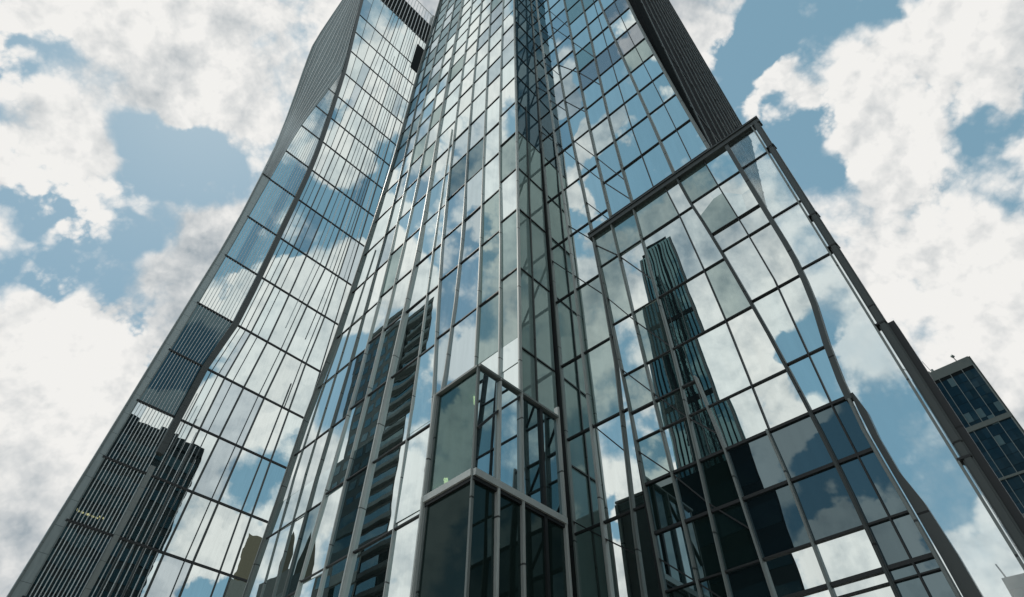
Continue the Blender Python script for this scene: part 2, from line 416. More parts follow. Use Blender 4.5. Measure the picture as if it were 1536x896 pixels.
mullion(FR, [(s-.32, z) for s, z in R['M9']], .06, -.1, .05, M['alu'], tower)
mullion(FR, [(s+.32, z) for s, z in R['M9']], .05, -.1, .05, M['alu_dark'], tower)
for k, w, m in (('M10', .09, 'alu'), ('M11', .085, 'alu_dark'), ('M12', .10, 'alu_dark'), ('M13', .09, 'alu_dark'), ('M14', .11, 'alu_dark'), ('M15', .13, 'alu_dark')):
    mullion(FR, R[k], w, -.07, .055, M[m], tower, cap=(w*.45, .025))
for poly in ([(27.9,140),(27.85,62),(27.85,40),(28.15,30)], [(29.6,140),(29.9,62),(30.55,41),(30.85,31)]):
    mullion(FR, smooth(poly, 6), .03, -.05, .02, M['black'], tower)
for v in LRa: bar(FR, (at(R['M9'], v)+.2, v), (at(R['M12'], v), v), .06 if v < 50 else .045, -.04, .022, M['black'], tower)
for v in LRb: bar(FR, (at(R['M12'], v), v), (at(R['M15'], v), v), .05, -.04, .022, M['black'], tower)
def reflection_run(face, cols, zs, w, par):                 # falling line of a reflection, built as thin bars, one per bay
    for (c0, z0), (c1, z1) in zip(zip(cols, zs), list(zip(cols, zs))[1:]):
        bar(face, (at(c0, z0), z0), (at(c1, z1), z1), w, -.03, .018, M['black'], par, 'reflection_or_inner_bar')
for names, zs in (('9 10', (87,77.5)), ('9 10', (74.3,67.5)), ('9 10', (61.3,57)), ('10 11', (75,68.5)), ('10 11', (64.9,58.6)),
                  ('10 11', (55.6,50.8)), ('11 12', (78.4,67.9)), ('11 12', (72.7,64.3)), ('11 12', (61.4,56.2)), ('11 12', (52.9,48)),
                  ('12 13', (63.9,56.3)), ('12 13', (56.3,50.4)), ('9 10 11 12 13', (51.8,47,42,37.2,33)), ('11 12 13', (45.5,40.5,35.3)), ('11 12', (36.2,32.2)), ('10 11', (35,31.6)), ('9 10 11', (33,29.6,26.3)),
                  ('10 11', (18.2,15.8)), ('9 10 11', (13.9,12.3,11.1))):
    reflection_run(FR, [R['M'+k] for k in names.split()], zs, .035, tower)

# louvred flank and body
def lv(t, d=0):                                       # plan point t metres back along the flank
    x, y = FR.plan(32.2); a = radians(43.6)
    return (x+t*sin(a)+d*cos(a), y+t*cos(a)-d*sin(a))
DEP = 24*.94*S
mb = MB(); a, b = lv(.12, -.1), lv(DEP, -.1); c, d = lv(DEP, -.4), lv(.12, -.4)
def zrake(t): return 26.0+(t-6.2)*(45.0-26.0)/(DEP-6.2)
mb.hexa([(*a, zrake(0)), (*b, zrake(DEP)), (*c, zrake(DEP)), (*d, zrake(0))], [(*q, 100) for q in (a, b, c, d)]); mb.build('louvre_panel', M['louvre_back'], tower)
nb = 12
for i in range(nb):
    t = .35+(DEP-.5)*i/(nb-1); mb = MB()
    w_ = .03
    mb.prism([lv(t-w_, -.12), lv(t+w_, -.12), lv(t+w_, -.05), lv(t-w_, -.05)], zrake(t), 100); mb.build('louvre_blade', M['panel'], tower)
for zz in range(27, 100, 7):
    te = min(DEP, 6.2+(zz-26.5)*(DEP-6.2)/19.0)
    mb = MB(); mb.prism([lv(.12, -.12), lv(te, -.12), lv(te, -.07), lv(.12, -.07)], zz, zz+.10); mb.build('louvre_rail', M['steel'], tower)
mb = MB()
mb.prism([FL.plan(1.6, -.45), FL.plan(20.3, -.45), FS.plan(2.4, -.45), FR.plan(19.6, -.6), FR.plan(32.0, -.45), polar(34.6, 22), FL.plan(22, -14), FL.plan(4, -3)], 0, 45.5)
mb.prism([FL.plan(1.6, -.45), FL.plan(20.3, -.45), FS.plan(2.4, -.45), FR.plan(19.6, -.6), FR.plan(32.0, -.45), lv(DEP, -.5), FL.plan(22, -14), FL.plan(4, -3)], 45.52, 99.5)
mb.build('core_wall', M['core'], tower)
mb = MB(); mb.prism([FL.plan(1.2, .1), FL.plan(20.5, .1), FS.plan(2.4, .1), FR.plan(19.6, .1), FR.plan(32.0, .1), lv(DEP, .2), FL.plan(22, -14), FL.plan(4, -3)], 99.75, 101.2); mb.build('roof', M['roof'], tower)

# the box bay: front face, side face, floor bands
cx, cy = -1.207, 17.348
FBs = Face((cx, cy), 43.6); FBs.n = (cos(radians(43.6)), -sin(radians(43.6)))
s_l, s_c = 20.85, 23.27
bl = FBay.plan(s_l); bc = FBay.plan(s_c); be = FBs.plan(4.5)
bback = (bl[0]+(be[0]-bc[0]), bl[1]+(be[1]-bc[1]))
def inset(k): 
    mx = (bl[0]+bc[0]+be[0]+bback[0])/4; my = (bl[1]+bc[1]+be[1]+bback[1])/4
    return [(mx+(p[0]-mx)*k, my+(p[1]-my)*k) for p in (bl, bc, be, bback)]
zt, zm, zb = FBay.z(15.1), FBay.z(10.62), 0.0
mb = MB(); mb.prism(inset(.985), zt-.02, zt+.06); bay = mb.build('corner_bay', M['roof'], tower)
for zz in (zm-.06, FBay.z(5.6), FBay.z(.8)):
    mb = MB(); mb.prism(inset(.95), zz, zz+.22); mb.build('floor_slab', M['slab'], bay)
mb = MB(); mb.prism(inset(.955), zt-.3, zt-.06); mb.build('ceiling', M['slab'], bay)
mb = MB(); k4 = inset(.955)
mb.prism([k4[3], k4[2], (k4[2][0]-.25*FBs.u[0], k4[2][1]-.25*FBs.u[1]), (k4[3][0]-.25*FBs.u[0], k4[3][1]-.25*FBs.u[1])], 0, zt-.1); mb.build('rear_wall', M['concrete_dark'], bay)
mb = MB(); mb.prism([bl, (bl[0]+.12*FBay.u[0], bl[1]+.12*FBay.u[1]), (bback[0]+.12*FBay.u[0], bback[1]+.12*FBay.u[1]), bback], 0, zt-.08); mb.build('flank_wall', M['panel'], bay)
pb = Panes()
for z0, z1, m in ((10.75, 15.0, 'glass_view'), (5.8, 10.45, 'glass_bay'), (.9, 5.5, 'glass_bay'), (-2.4, .6, 'glass_bay')):
    pb.add(FBay, s_l+.1, s_c-.08, z0, s_l+.1, s_c-.08, z1, m, tilt=.1)
rise = lambda s: 13.45+1.22*(s-1.0)
for (a, b, ms) in ((.08, 1.0, ('glass', 'glass_blue')), (1.1, 2.2, ('glass_dark', 'glass_blue')), (2.3, 4.4, ('glass_green', 'glass_dark'))):
    for z0, z1, m in ((10.75, 15.0, ms[1] if a > 1 else 'glass_blue'), (5.8, 10.45, 'glass_bay'), (.9, 5.5, 'glass_deep'), (-2.4, .6, 'glass_deep')):
        pb.add(FBs, a, b, z0, a, b, z1, m, tilt=.25)
pb.build(bay, 100)
mullion(FBay, [(s_l, 15.1), (s_l, -3)], .10, -.1, .07, M['alu'], bay, cap=(.05, .025))
mb = MB(); mb.prism([(bc[0]-.04, bc[1]-.02), (bc[0]+.0, bc[1]-.05), (bc[0]+.05, bc[1]), (bc[0], bc[1]+.04)], 0, zt); mb.build('corner_post', M['alu_dark'], bay)
mullion(FBs, [(1.07, 15.1), (1.07, -3)], .075, -.08, .05, M['alu'], bay, cap=(.04, .02))
mullion(FBs, [(2.24, 15.1), (2.24, -3)], .08, -.08, .05, M['alu'], bay, cap=(.04, .02))
mullion(FBs, [(4.45, 15.6), (4.5, -3)], .08, -.08, .05, M['alu'], bay, cap=(.04, .02))
mullion(FBs, [(3.4, 15.0), (3.4, -3)], .10, -.2, .03, M['black'], bay)
for zz, w, m in ((15.1, .07, 'alu_dark'), (10.62, .17, 'alu'), (5.65, .14, 'alu_dark'), (.75, .14, 'alu_dark')):
    for f, a, b in ((FBay, s_l-.08, s_c+.02), (FBs, -.04, 4.5)):
        bar(f, (a, zz), (b, zz), w, -.06, .08 if w > .1 else .065, M[m], bay, 'transom')
        if w > .1: bar(f, (a, zz-w*.8/S), (b, zz-w*.8/S), .09, -.07, .03, M['black'], bay, 'transom')
for a, b in (((.95,13.5),(2.2,14.9)), ((.06,12.35),(.95,13.5))):
    bar(FBs, a, b, .06, -.05, .02, M['black'], bay, 'reflection_or_inner_bar')  # sloping reflection of the transoms, built as dark bars on the glass
bar(FBay, (s_l+.1, 12.0), (s_c-.08, 12.0), .07, -.25, -.15, M['black'], bay, 'reflection_or_inner_bar')
bar(FBay, (s_l+1.55, 10.8), (s_l+1.55, 12.0), .06, -.25, -.15, M['black'], bay, 'reflection_or_inner_bar')
for fx, fy, fz in ((.30, .22, 11.2),):
    pass
def bay_pt(u, v): return (bl[0]+(bc[0]-bl[0])*u+(be[0]-bc[0])*v, bl[1]+(bc[1]-bl[1])*u+(be[1]-bc[1])*v)
for (u, v, zz, sx) in ((.2, .1, FBay.z(11.35), .05), (.62, .16, zt-.42, .05), (.66, .42, zt-.42, .05)):
    x, y = bay_pt(u, v); mb = MB(); mb.box(x-sx, y-sx, zz, x+sx, y+sx*(1 if sx < .04 else 5), zz+.06); mb.build('ceiling_lamp', M['lamp'], bay)
panes.build(tower, 100)

# ================================================================== annex
ann = thing('glass_annex', 'lower flat topped glass block with dark steel frame against the tall tower', 'office building', FB.pt(29, -5))
SFB = FB.f*S
Bc = {
 'B1': [(23.75,31),(23.95,26),(24.05,22),(24.2,17),(24.3,11),(24.4,-3)],
 'B2': [(25.15,31),(25.35,23),(25.5,17.5),(25.66,11),(25.8,-3)],
 'B3': [(26.8,31),(26.87,24),(26.93,19),(26.85,14),(26.72,9),(26.6,-3)],
 'B4': [(29.85,31),(30.1,28),(30.35,26),(30.67,23),(30.98,19.6),(31.17,17.4),(31.32,15.2),(31.48,12.5),(31.57,10),(31.6,7),(31.65,-3)],
 'B5': [(33.03,31),(33.12,28),(33.25,24),(33.36,20.4),(33.22,17.7),(32.96,15.8),(32.81,14),(32.76,12),(32.88,9.5),(33.0,6.6),(33.1,-3)],
 'B6': [(34.87,31),(34.9,20),(34.98,-3)],
}
Bc = {k: smooth(v, 1.2) for k, v in Bc.items()}
b34 = [(27.65,17.2),(28.02,13.2),(28.16,7.9),(28.3,-3)]
b35 = [(29.77,13.4),(29.88,11.5),(29.92,7.4),(29.95,-3)]
sub34 = [(29.0,31),(29.3,27.4),(29.55,22.9),(29.7,19.4),(29.78,16),(29.83,13.4)]
LB = [-1.5, 2.5, 5.3, 7.72, 9.06, 11.25, 13.38, 15.5, 17.0, 19.2, 22.75, 27.6]
LB4 = [-1.5, 2.5, 5.3, 7.74, 9.06, 11.28, 13.3, 15.7, 19.5, 23.3, 28.0]
LB5 = [19.75, 23.5, 28.07]
pa = Panes(); ra = random.Random(5)
def pick_B(i, z0, z1):
    zc = (z0+z1)/2; r = ra.random()
    if zc < 13.3:
        if i <= 2: return 'glass_deep' if r < .8 else 'glass_dark'
        return 'glass_navy' if (zc > 8.9 or i == 4) else 'glass'
    if i <= 2 and zc < 19.5: return 'glass_green' if r < .75 else 'glass'
    if i <= 1: return 'glass_green' if r < .5 else 'glass'
    return 'glass' if r < .9 else 'glass_green'
pa.grid(FB, [Bc['B1'], Bc['B2'], Bc['B3']], lambda i: LB, pick_B, 30.7, -2.4, tilt=.22)
hi = [[(26.8,31),(26.87,24),(26.93,19),(26.84,13.4)], sub34, Bc['B4']]
pa.grid(FB, hi, lambda i: [15.5, 19.3, 22.8, 27.8], lambda i, a, b: pick_B(3, a, b), 30.7, 13.38, tilt=.18)
pa.grid(FB, [Bc['B3'], b34, b35, Bc['B4']], lambda i: LB, lambda i, a, b: pick_B(2 if i == 0 else 3, a, b), 13.38, -2.4, tilt=.2)
sub45 = [(31.65,31),(31.91,27.9),(32.11,24.5),(32.2,23.2),(32.37,19.5),(32.49,16),(32.5,14.2),(32.35,11.3),(32.4,6),(32.5,-3)]
def pick_B4(i, z0, z1):
    if 23.3 < (z0+z1)/2 < 24.8: return 'glass_grey'
    return pick_B(4 if z1 < 13.4 else 3, z0, z1)
mid = [(at(Bc['B4'], z)+.55*(at(Bc['B5'], z)-at(Bc['B4'], z)), z) for z in (31, 28, 24, 20, 16, 13, 10, 6, 0, -3)]
pa.grid(FB, [Bc['B4'], mid, Bc['B5']], lambda i: LB4+[24.8], pick_B4, 30.7, -2.4, tilt=.18)
for z1, z0 in ((30.6, 28.07), (28.07, 23.5), (23.5, 19.75), (19.75, -2.4)):
    mb = MB(); zs = sorted({z0, z1} | {z for _, z in Bc['B5'] if z0 < z < z1}, reverse=True)
    mb.sweep([[FB.pt(at(Bc['B5'], z), z, -.03), FB.pt(34.8, z, -.03), FB.pt(34.8, z, -.016), FB.pt(at(Bc['B5'], z), z, -.016)] for z in zs])
    mb.build('clear_screen', M['glass_clear'], ann)
pa.build(ann, 100)
for k, w, d in (('B1', .06, .05), ('B2', .065, .05), ('B3', .065, .05), ('B4', .085, .06)):
    mullion(FB, Bc[k], w, -.06, d, M['alu_dark' if k != 'B4' else 'steel'], ann, cap=(w*.4, .03), ztop=30.8)
mullion(FB, Bc['B5'], .14, -.10, .07, M['steel'], ann, 'column', ztop=30.8, zbot=13.2)
mullion(FB, Bc['B5'], .07, -.06, .07, M['alu_dark'], ann, ztop=13.2, zbot=-2.4, cap=(.05, .03))
mullion(FB, Bc['B6'], .19, -.12, .08, M['steel'], ann, 'edge_post', ztop=30.9, zbot=-2.4, cap=(.12, .04))
mullion(FB, [(34.62, 30.7), (34.72, -2.4)], .045, -.05, .12, M['alu_dark'], ann, 'edge_post')
mullion(FB, b34, .055, -.06, .05, M['alu_dark'], ann, cap=(.05, .03))
mullion(FB, b35, .06, -.06, .05, M['alu_dark'], ann, cap=(.05, .03))
mullion(FB, sub34, .035, -.05, .03, M['black'], ann)
mullion(FB, mid, .035, -.05, .03, M['black'], ann, ztop=30.7, zbot=-2.3)
for v in (27.7, 22.8, 19.25, 15.5):
    bar(FB, (at(Bc['B1'], v), v), (at(Bc['B4'], v), v), .04, -.05, .02, M['black'], ann)
bar(FB, (at(Bc['B1'], 17.0), 17.0), (27.7, 17.0), .05, -.05, .035, M['black'], ann)
for v in (28.0, 23.3, 19.5, 15.7):
    bar(FB, (at(Bc['B4'], v), v), (at(Bc['B5'], v), v), .04, -.05, .02, M['black'], ann)
bar(FB, (at(Bc['B4'], 24.8), 24.8), (at(Bc['B5'], 24.8), 24.8), .03, -.05, .04, M['black'], ann)
for v, w in ((13.36, .12), (11.26, .13), (9.06, .075), (7.74, .13), (7.35, .05), (5.3, .1), (2.5, .1), (-1.5, .1)):
    bar(FB, (at(Bc['B1'], v), v), (at(Bc['B5'], v), v), w*.62, -.05, .025, M['black'], ann)
for v in LB5: bar(FB, (at(Bc['B5'], v), v), (34.75, v), .05, -.05, .02, M['black'], ann)
# top rail: projecting steel cap
mb = MB(); a0, b0 = 23.5, 35.1
for (d0, d1, z0, z1) in ((-.3, .15, 30.98, 31.12), (-.15, .11, 30.62, 30.98)):
    mb.hexa([FB.pt(a0, z0, d0), FB.pt(b0, z0, d0), FB.pt(b0, z0, d1), FB.pt(a0, z0, d1)], [FB.pt(a0, z1, d0), FB.pt(b0, z1, d0), FB.pt(b0, z1, d1), FB.pt(a0, z1, d1)])
mb.build('top_rail', M['steel'], ann)
for v in (28.1, 22.1, 19.9, 15.4, 9.9):                # splice plates on the edge post
    mb = MB(); mb.hexa([FB.pt(34.66, v, -.13), FB.pt(35.08, v, -.13), FB.pt(35.06, v, .13), FB.pt(34.68, v, .13)], [FB.pt(34.66, v+.07, -.13), FB.pt(35.08, v+.07, -.13), FB.pt(35.06, v+.07, .13), FB.pt(34.68, v+.07, .13)])
    mb.build('splice_plate', M['black'], ann)
mullion(FB, [(35.12, 15.4), (35.2, -2.4)], .2, -.35, .02, M['black'], ann, 'edge_post')
# dark flank of the annex body right of the curved column, below the clear screen
mb = MB()
prof = [(32.98,13.45),(33.10,12.6),(33.06,11.6),(33.12,10.3),(33.33,9.2),(33.46,7.6),(33.55,5),(33.6,-2.4)]
mb.sweep([[FB.pt(at(Bc['B5'], z)+.1, z, -.004), FB.pt(s, z, -.004), FB.pt(s, z, -.2), FB.pt(at(Bc['B5'], z)+.1, z, -.2)] for s, z in prof])
mb.build('flank_wall', M['louvre'], ann)
mb = MB(); mb.prism([FB.plan(23.9, -.25), FB.plan(32.3, -.25), FB.plan(32.3, -.5), FB.plan(23.9, -.5)], 0, FB.z(30.5)); mb.build('core_wall', M['core'], ann)
for names, zs in (('B1 B2 B3', (29.9,27.6,24.2)), ('B1 B2 B3', (25,22.2,19.4)), ('B1 B2 B3 b', (19.7,17.5,15.4,14.1)), ('B1 B2 B3 b', (15,13.3,11.6,10.1)), ('B1 B2 B3', (10.3,9.0,8.0))):  # reflected falling lines, built as bars on the annex glass
    reflection_run(FB, [b34 if k == 'b' else Bc[k] for k in names.split()], zs, .035, ann)

# ================================================================== curved tower
ct = thing('curved_tower', 'curved tower flaring at its base with close pale vertical fins and dark crown', 'skyscraper', FT.pt(8, -3))
T = {
 'out': [(25.4,205),(25.35,184),(25.2,164),(25.4,142),(25.3,133),(23.3,112),(21.9,96),(21.4,80),(21.25,70),(21.7,52),(22.0,38),(22.2,30),(22.5,20),(22.65,-3)],
 'rib': [(17.5,135),(18.6,119),(19.8,103),(20.1,85),(20.35,65),(20.75,48),(21.1,40),(21.3,30),(21.4,-3)],
 'dark': [(23.4,205),(22,184),(21.2,173),(18.8,149),(17.3,134),(16.35,120),(15.45,105),(15.1,95),(15.15,75),(15.45,56),(16.5,48),(16.75,40),(17,29),(17.3,20),(17.4,-3)],
 'A': [(12.6,205),(12.2,110),(12.44,75),(12.76,66),(13.2,56),(13.9,47.7),(14.25,30),(14.4,-3)],
 'B': [(10.6,205),(9.7,110),(10.1,75),(10.75,56),(11.35,48),(12.15,33.6),(12.4,27),(12.6,-3)],
 'C': [(7.2,205),(6.4,110),(6.6,75),(7.3,66),(7.9,56),(8.5,48),(9.2,33.7),(9.45,27),(9.6,-3)],
 'D': [(4.2,205),(3.9,110),(4.2,66),(4.75,56),(4.95,48),(5.25,33.6),(5.5,-3)],
 'F': [(-4.5,205),(-4.5,-3)],
}
T = {k: smooth(v, 5) for k, v in T.items()}
LT = [3, 11, 20.3, 27, 33.6, 40.6, 48.1, 56.2, 65.9, 75.2, 85.8, 95.1, 104.8, 113.8, 122.7, 133.2, 144.2, 154.4, 164.6, 176]
pt_ = Panes(); rt = random.Random(21)
def pick_T(i, z0, z1):
    zc = (z0+z1)/2; r = rt.random()
    return 'glass' if r < .9 else 'glass_blue'
YT = 0                                               # panes are set saw-tooth, each turned a little
big = [T['F'], [(0,205),(0,-3)], [(2.2,205),(2.4,56),(2.6,-3)], T['D'], T['C'], T['B'], T['A']]
pt_.grid(FT, big, lambda i: LT, pick_T, 184, -2.4, yaw=YT, tilt=.05, back=-.06)
nr = 3
mids = [[(at(T['A'], z)+(at(T['dark'], z)-at(T['A'], z))*j/nr, z) for z in [205]+LT[::-1]+[-3]] for j in range(nr+1)]
pt_.grid(FT, mids, lambda i: LT, pick_T, 184, -2.4, yaw=YT, tilt=.05, back=-.06)
LTr = [v for v in LT if v < 133]
ribs = [[(at(T['dark'], z)+(at(T['rib'], z)-at(T['dark'], z))*j/4, z) for z in [134]+LTr[::-1]+[-3]] for j in range(5)]
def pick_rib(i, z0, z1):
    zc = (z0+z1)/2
    return 'glass_teal_reflection' if 44 < zc < 60 else ('glass_blue' if rt.random() < .3 else 'glass')  # teal band stands for a reflected building, put into the glass colour
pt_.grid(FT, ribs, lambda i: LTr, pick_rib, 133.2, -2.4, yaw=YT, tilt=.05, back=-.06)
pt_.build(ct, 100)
# opaque striped flank between the ribs and the outer edge
zs = [205, 184, 173, 164, 150, 142, 134]+LTr[::-1]+[-2.4]
mb = MB()
for za, zb_ in zip(zs, zs[1:]):
    ia = at(T['rib'], za) if za <= 134 else at(T['dark'], za)
    ib = at(T['rib'], zb_) if zb_ <= 134 else at(T['dark'], zb_)
    oa, ob = at(T['out'], za), at(T['out'], zb_)
    f = [FT.pt(ib, zb_, .02), FT.pt(ob, zb_, .02), FT.pt(oa, za, .02), FT.pt(ia, za, .02)]
    b = [FT.pt(ib, zb_, -.6), FT.pt(ob, zb_, -.6), FT.pt(oa, za, -.6), FT.pt(ia, za, -.6)]
    mb.hexa(b, f)
mb.build('flank_panel', M['flank'], ct)
mullion(FT, [(s-.12, z) for s, z in T['out']], .3, -.5, .2, M['panel'], ct, 'edge_post')
mullion(FT, [(s, z) for s, z in T['dark'] if z >= 36]+[(at(T['dark'], 36), 36)], 1.15, -.1, .5, M['steel'], ct, 'corner_post')
mullion(FT, [(s, z) for s, z in T['dark'] if z < 38], .8, -.1, .4, M['alu_dark'], ct, 'corner_post')
mullion(FT, T['rib'], .16, -.1, .1, M['panel'], ct)
for k, w in (('A', .26), ('B', .30), ('C', .30), ('D', .26)):
    mullion(FT, T[k], w, -.2, .1, M['steel'], ct, ztop=184, zbot=-2.4)
mullion(FT, [(5.8,52),(6.5,33.7),(6.8,-3)], .22, -.2, .08, M['steel'], ct)
mullion(FT, [(2.2,205),(2.4,56),(2.6,-3)], .2, -.2, .08, M['steel'], ct, ztop=184)
mullion(FT, [(0,184),(0,-3)], .2, -.2, .1, M['steel'], ct)
for j in range(1, nr): mullion(FT, mids[j], .14, -.2, .06, M['steel'], ct, ztop=184, zbot=-2.4)
for j, (k1, k2, fr, zt_, zb_) in enumerate((('A','B',.4,184,20), ('B','C',.5,184,60), ('B','C',.3,184,75), ('B','C',.72,160,-2), ('C','D',.3,184,75), ('C','D',.55,184,60), ('C','D',.8,184,48), ('D',None,1.0,184,75), ('D',None,1.7,170,75), ('D',None,3.0,184,60), ('D',None,3.6,184,80))):
    zz = [zt_]+[z for z in LT[::-1] if zb_ < z < zt_]+[zb_]
    poly = [((at(T[k1], z)*(1-fr)+at(T[k2], z)*fr) if k2 else at(T['D'], z)-fr, z) for z in zz]
    mullion(FT, poly, .13, -.2, .08, M['fin' if j % 3 == 1 else 'steel'], ct, 'glazing_bar')
nf = 13
for j in range(1, nf):                                 # close pale fins
    q = j/nf
    poly = [(at(T['dark'], z)+(at(T['rib'], z)-at(T['dark'], z))*q, z) for z in [133]+LTr[::-1]+[-2.4]]
    mullion(FT, poly, .085, -.2, .07, M['fin'], ct, 'fin')
for j in range(1, 8):                                  # the same fins spreading right of the post near the base
    q = j/8
    poly = [(at(T['dark'], z)-(at(T['dark'], z)-at(T['B'], z))*q, z) for z in [46-j*1.5, 40, 33.6, 27, 20, 11, 3, -2.4] if z <= 46-j*1.5]
    mullion(FT, poly, .08, -.2, .07, M['fin'], ct, 'fin')
for j in range(1, 22):                                 # fine ribs on the opaque flank
    q = j/22
    zz = [184, 173, 164, 150, 142, 134]+[z for z in LTr[::-1] if z > 84]
    poly = []
    for z in zz:
        i0 = at(T['rib'], z) if z <= 134 else at(T['dark'], z)
        poly.append((i0+(at(T['out'], z)-i0)*q, z))
    mullion(FT, poly, .18, 0, .3, M['flank' if j % 2 else 'fin'], ct, 'rib')
for v in LT[:-1]:
    l = at(T['rib'], v)+.2 if v < 134 else at(T['dark'], v)
    bar(FT, (-4.4, v), (l, v), .32, -.2, .12, M['black'], ct)
mb = MB(); mb.hexa([FT.pt(-.4, 162.2, -.4), FT.pt(2.7, 162.2, -.4), FT.pt(2.7, 162.2, .16), FT.pt(-.4, 162.2, .16)], [FT.pt(-.4, 178.5, -.4), FT.pt(2.7, 178.5, -.4), FT.pt(2.7, 178.5, .16), FT.pt(-.4, 178.5, .16)])
mb.build('plant_opening', M['louvre_back'], ct)
mb = MB(); mb.hexa([FT.pt(-4.4, 184, -1.2), FT.pt(25, 184, -1.2), FT.pt(25, 184, -.2), FT.pt(-4.4, 184, -.2)], [FT.pt(-4.4, 199, -1.2), FT.pt(25, 199, -1.2), FT.pt(25, 199, -.2), FT.pt(-4.4, 199, -.2)]); mb.build('crown', M['louvre_back'], ct)
for j in range(26):
    s = -4.2+j*1.05; mullion(FT, [(s, 207), (s, 183)], .24, -.18, .15, M['fin'], ct, 'crown_fin')
bar(FT, (-4.4, 207), (23, 207), .3, -.15, .16, M['fin'], ct, 'crown_rail')
bar(FT, (-4.4, 184), (23, 184), .4, -.2, .2, M['black'], ct)
mb = MB(); mb.prism([FT.plan(-4.4, -1.0), FT.plan(17, -1.0), FT.plan(20, -1.0), FT.plan(20.6, -1.0), FT.plan(20.6, -7), FT.plan(-4.4, -7)], 0, FT.z(184)); mb.build('core_wall', M['core'], ct)
mb = MB(); mb.hexa([FT.pt(-2.2, 199, -3), FT.pt(.2, 199, -3), FT.pt(.2, 199, -.3), FT.pt(-2.2, 199, -.3)], [FT.pt(-2.2, 209, -3), FT.pt(.2, 209, -3), FT.pt(.2, 209, -.3), FT.pt(-2.2, 209, -.3)]); mb.build('plant_room', M['panel'], ct)

# ================================================================== far office tower on the right
rx, ry = polar(44.83, 250)
far = thing('office_tower', 'distant dark blue office tower with a pale parapet and roof aerials, beyond the annex edge', 'office building', (rx, ry, 0))
FF = Face((rx/S, ry/S), -46); FF.n = (-sin(radians(44)), -cos(radians(44))); 
HF = 250*.637+EYE
Wf = 21.0
def ffp(s, d=0): return (rx+s*FF.u[0]+d*FF.n[0], ry+s*FF.u[1]+d*FF.n[1])
def fbox(s0, s1, d0, d1, z0, z1, name, mat, par=None):
    mb = MB(); mb.prism([ffp(s0, d0), ffp(s1, d0), ffp(s1, d1), ffp(s0, d1)], z0, z1); return mb.build(name, mat, par or far)
fbox(.05, Wf, -14, -.3, 0, HF-.6, 'core_wall', M['core'])
fbox(0, Wf, -14, .1, HF-4.2, HF, 'parapet', M['concrete_mid'])
fbox(.4, Wf, -2, -.05, HF-5.6, HF-4.2, 'recess', M['louvre_back'])
led = [HF-28.5, HF-48, HF-62]
for zz in led: fbox(-.35, Wf, -1, .35, zz, zz+1.9 if zz != led[1] else zz+.8, 'ledge', M['concrete_mid'])
zr = [HF-5.6]+[HF-5.6-3.9*i for i in range(1, 40)]
pf = Panes(); rf_ = random.Random(9)
ncol = 10; cw = (Wf-.4)/ncol
def fpane(s0, s1, z0, z1, mat):
    ty = random.gauss(0, .004); tp = random.gauss(0, .004)
    fr, bk = [], []
    for a, z in ((s0, z0), (s1, z0), (s1, z1), (s0, z1)):
        o = -.12+(a-(s0+s1)/2)*ty+(z-(z0+z1)/2)*tp
        x, y = ffp(a, o); fr.append((x, y, z)); x, y = ffp(a, o-.05); bk.append((x, y, z))
    pf.list.append((seen_area(fr), fr, bk, mat))
for i in range(ncol):
    for z1, z0 in zip(zr, zr[1:]):
        m = 'far_glass'
        if rf_.random() < .02: m = 'far_blind'
        if (i, zr.index(z1)) in ((3, 4), (5, 4), (2, 5)): m = 'far_blind'
        fpane(.2+i*cw, .2+(i+1)*cw-.06, z0+.12, z1, m)
pf.build(far, 100)
for i in range(0, ncol+1, 2): fbox(.2+i*cw-.09, .2+i*cw+.09, -.2, .16, HF-60, HF-4.2, 'mullion', M['panel'])
fbox(-.05, .35, -.3, .22, 0, HF-4.2, 'corner_post', M['panel'])
fbox(-.6, .0, -14, -.4, 0, HF, 'flank_wall', M['concrete_dark'])
def rod(p0, p1, r, name, mat, par):
    import mathutils
    a = mathutils.Vector(p0); b = mathutils.Vector(p1); d = (b-a).normalized()
    u = d.orthogonal().normalized(); w = d.cross(u); mb = MB()
    mb.sweep([[tuple(c+u*r*cos(t)+w*r*sin(t)) for t in [k*pi/4 for k in range(8)]] for c in (a, b)])
    return mb.build(name, mat, par)
x, y = ffp(13.2, -1.5); rod((x, y, HF-.5), (x-1.2, y+.2, HF+6.5), .09, 'aerial', M['panel'], far)
x, y = ffp(13.0, -1.2); rod((x, y, HF-.5), (x, y, HF+1.6), .5, 'aerial_base', M['panel'], far)
x, y = ffp(3.9, -1); rod((x, y, HF-.3), (x-.6, y, HF+2.6), .16, 'dish_mast', M['steel'], far); rod((x-1.3, y-.4, HF+3.0), (x-.3, y-.2, HF+2.4), .55, 'dish', M['panel'], far)
x, y = ffp(15.5, -1); x2, y2 = ffp(21.5, 1.5); rod((x, y, HF+.4), (x2, y2, HF+5.2), .22, 'davit_arm', M['panel'], far)
x, y = ffp(12.5, -3.5); x2, y2 = ffp(18, -1); mb = MB(); mb.prism([ffp(14, -4), ffp(19, -4), ffp(19, -1.2), ffp(14, -1.2)], HF-.2, HF+1.5); mb.build('plant_room', M['roof'], far)

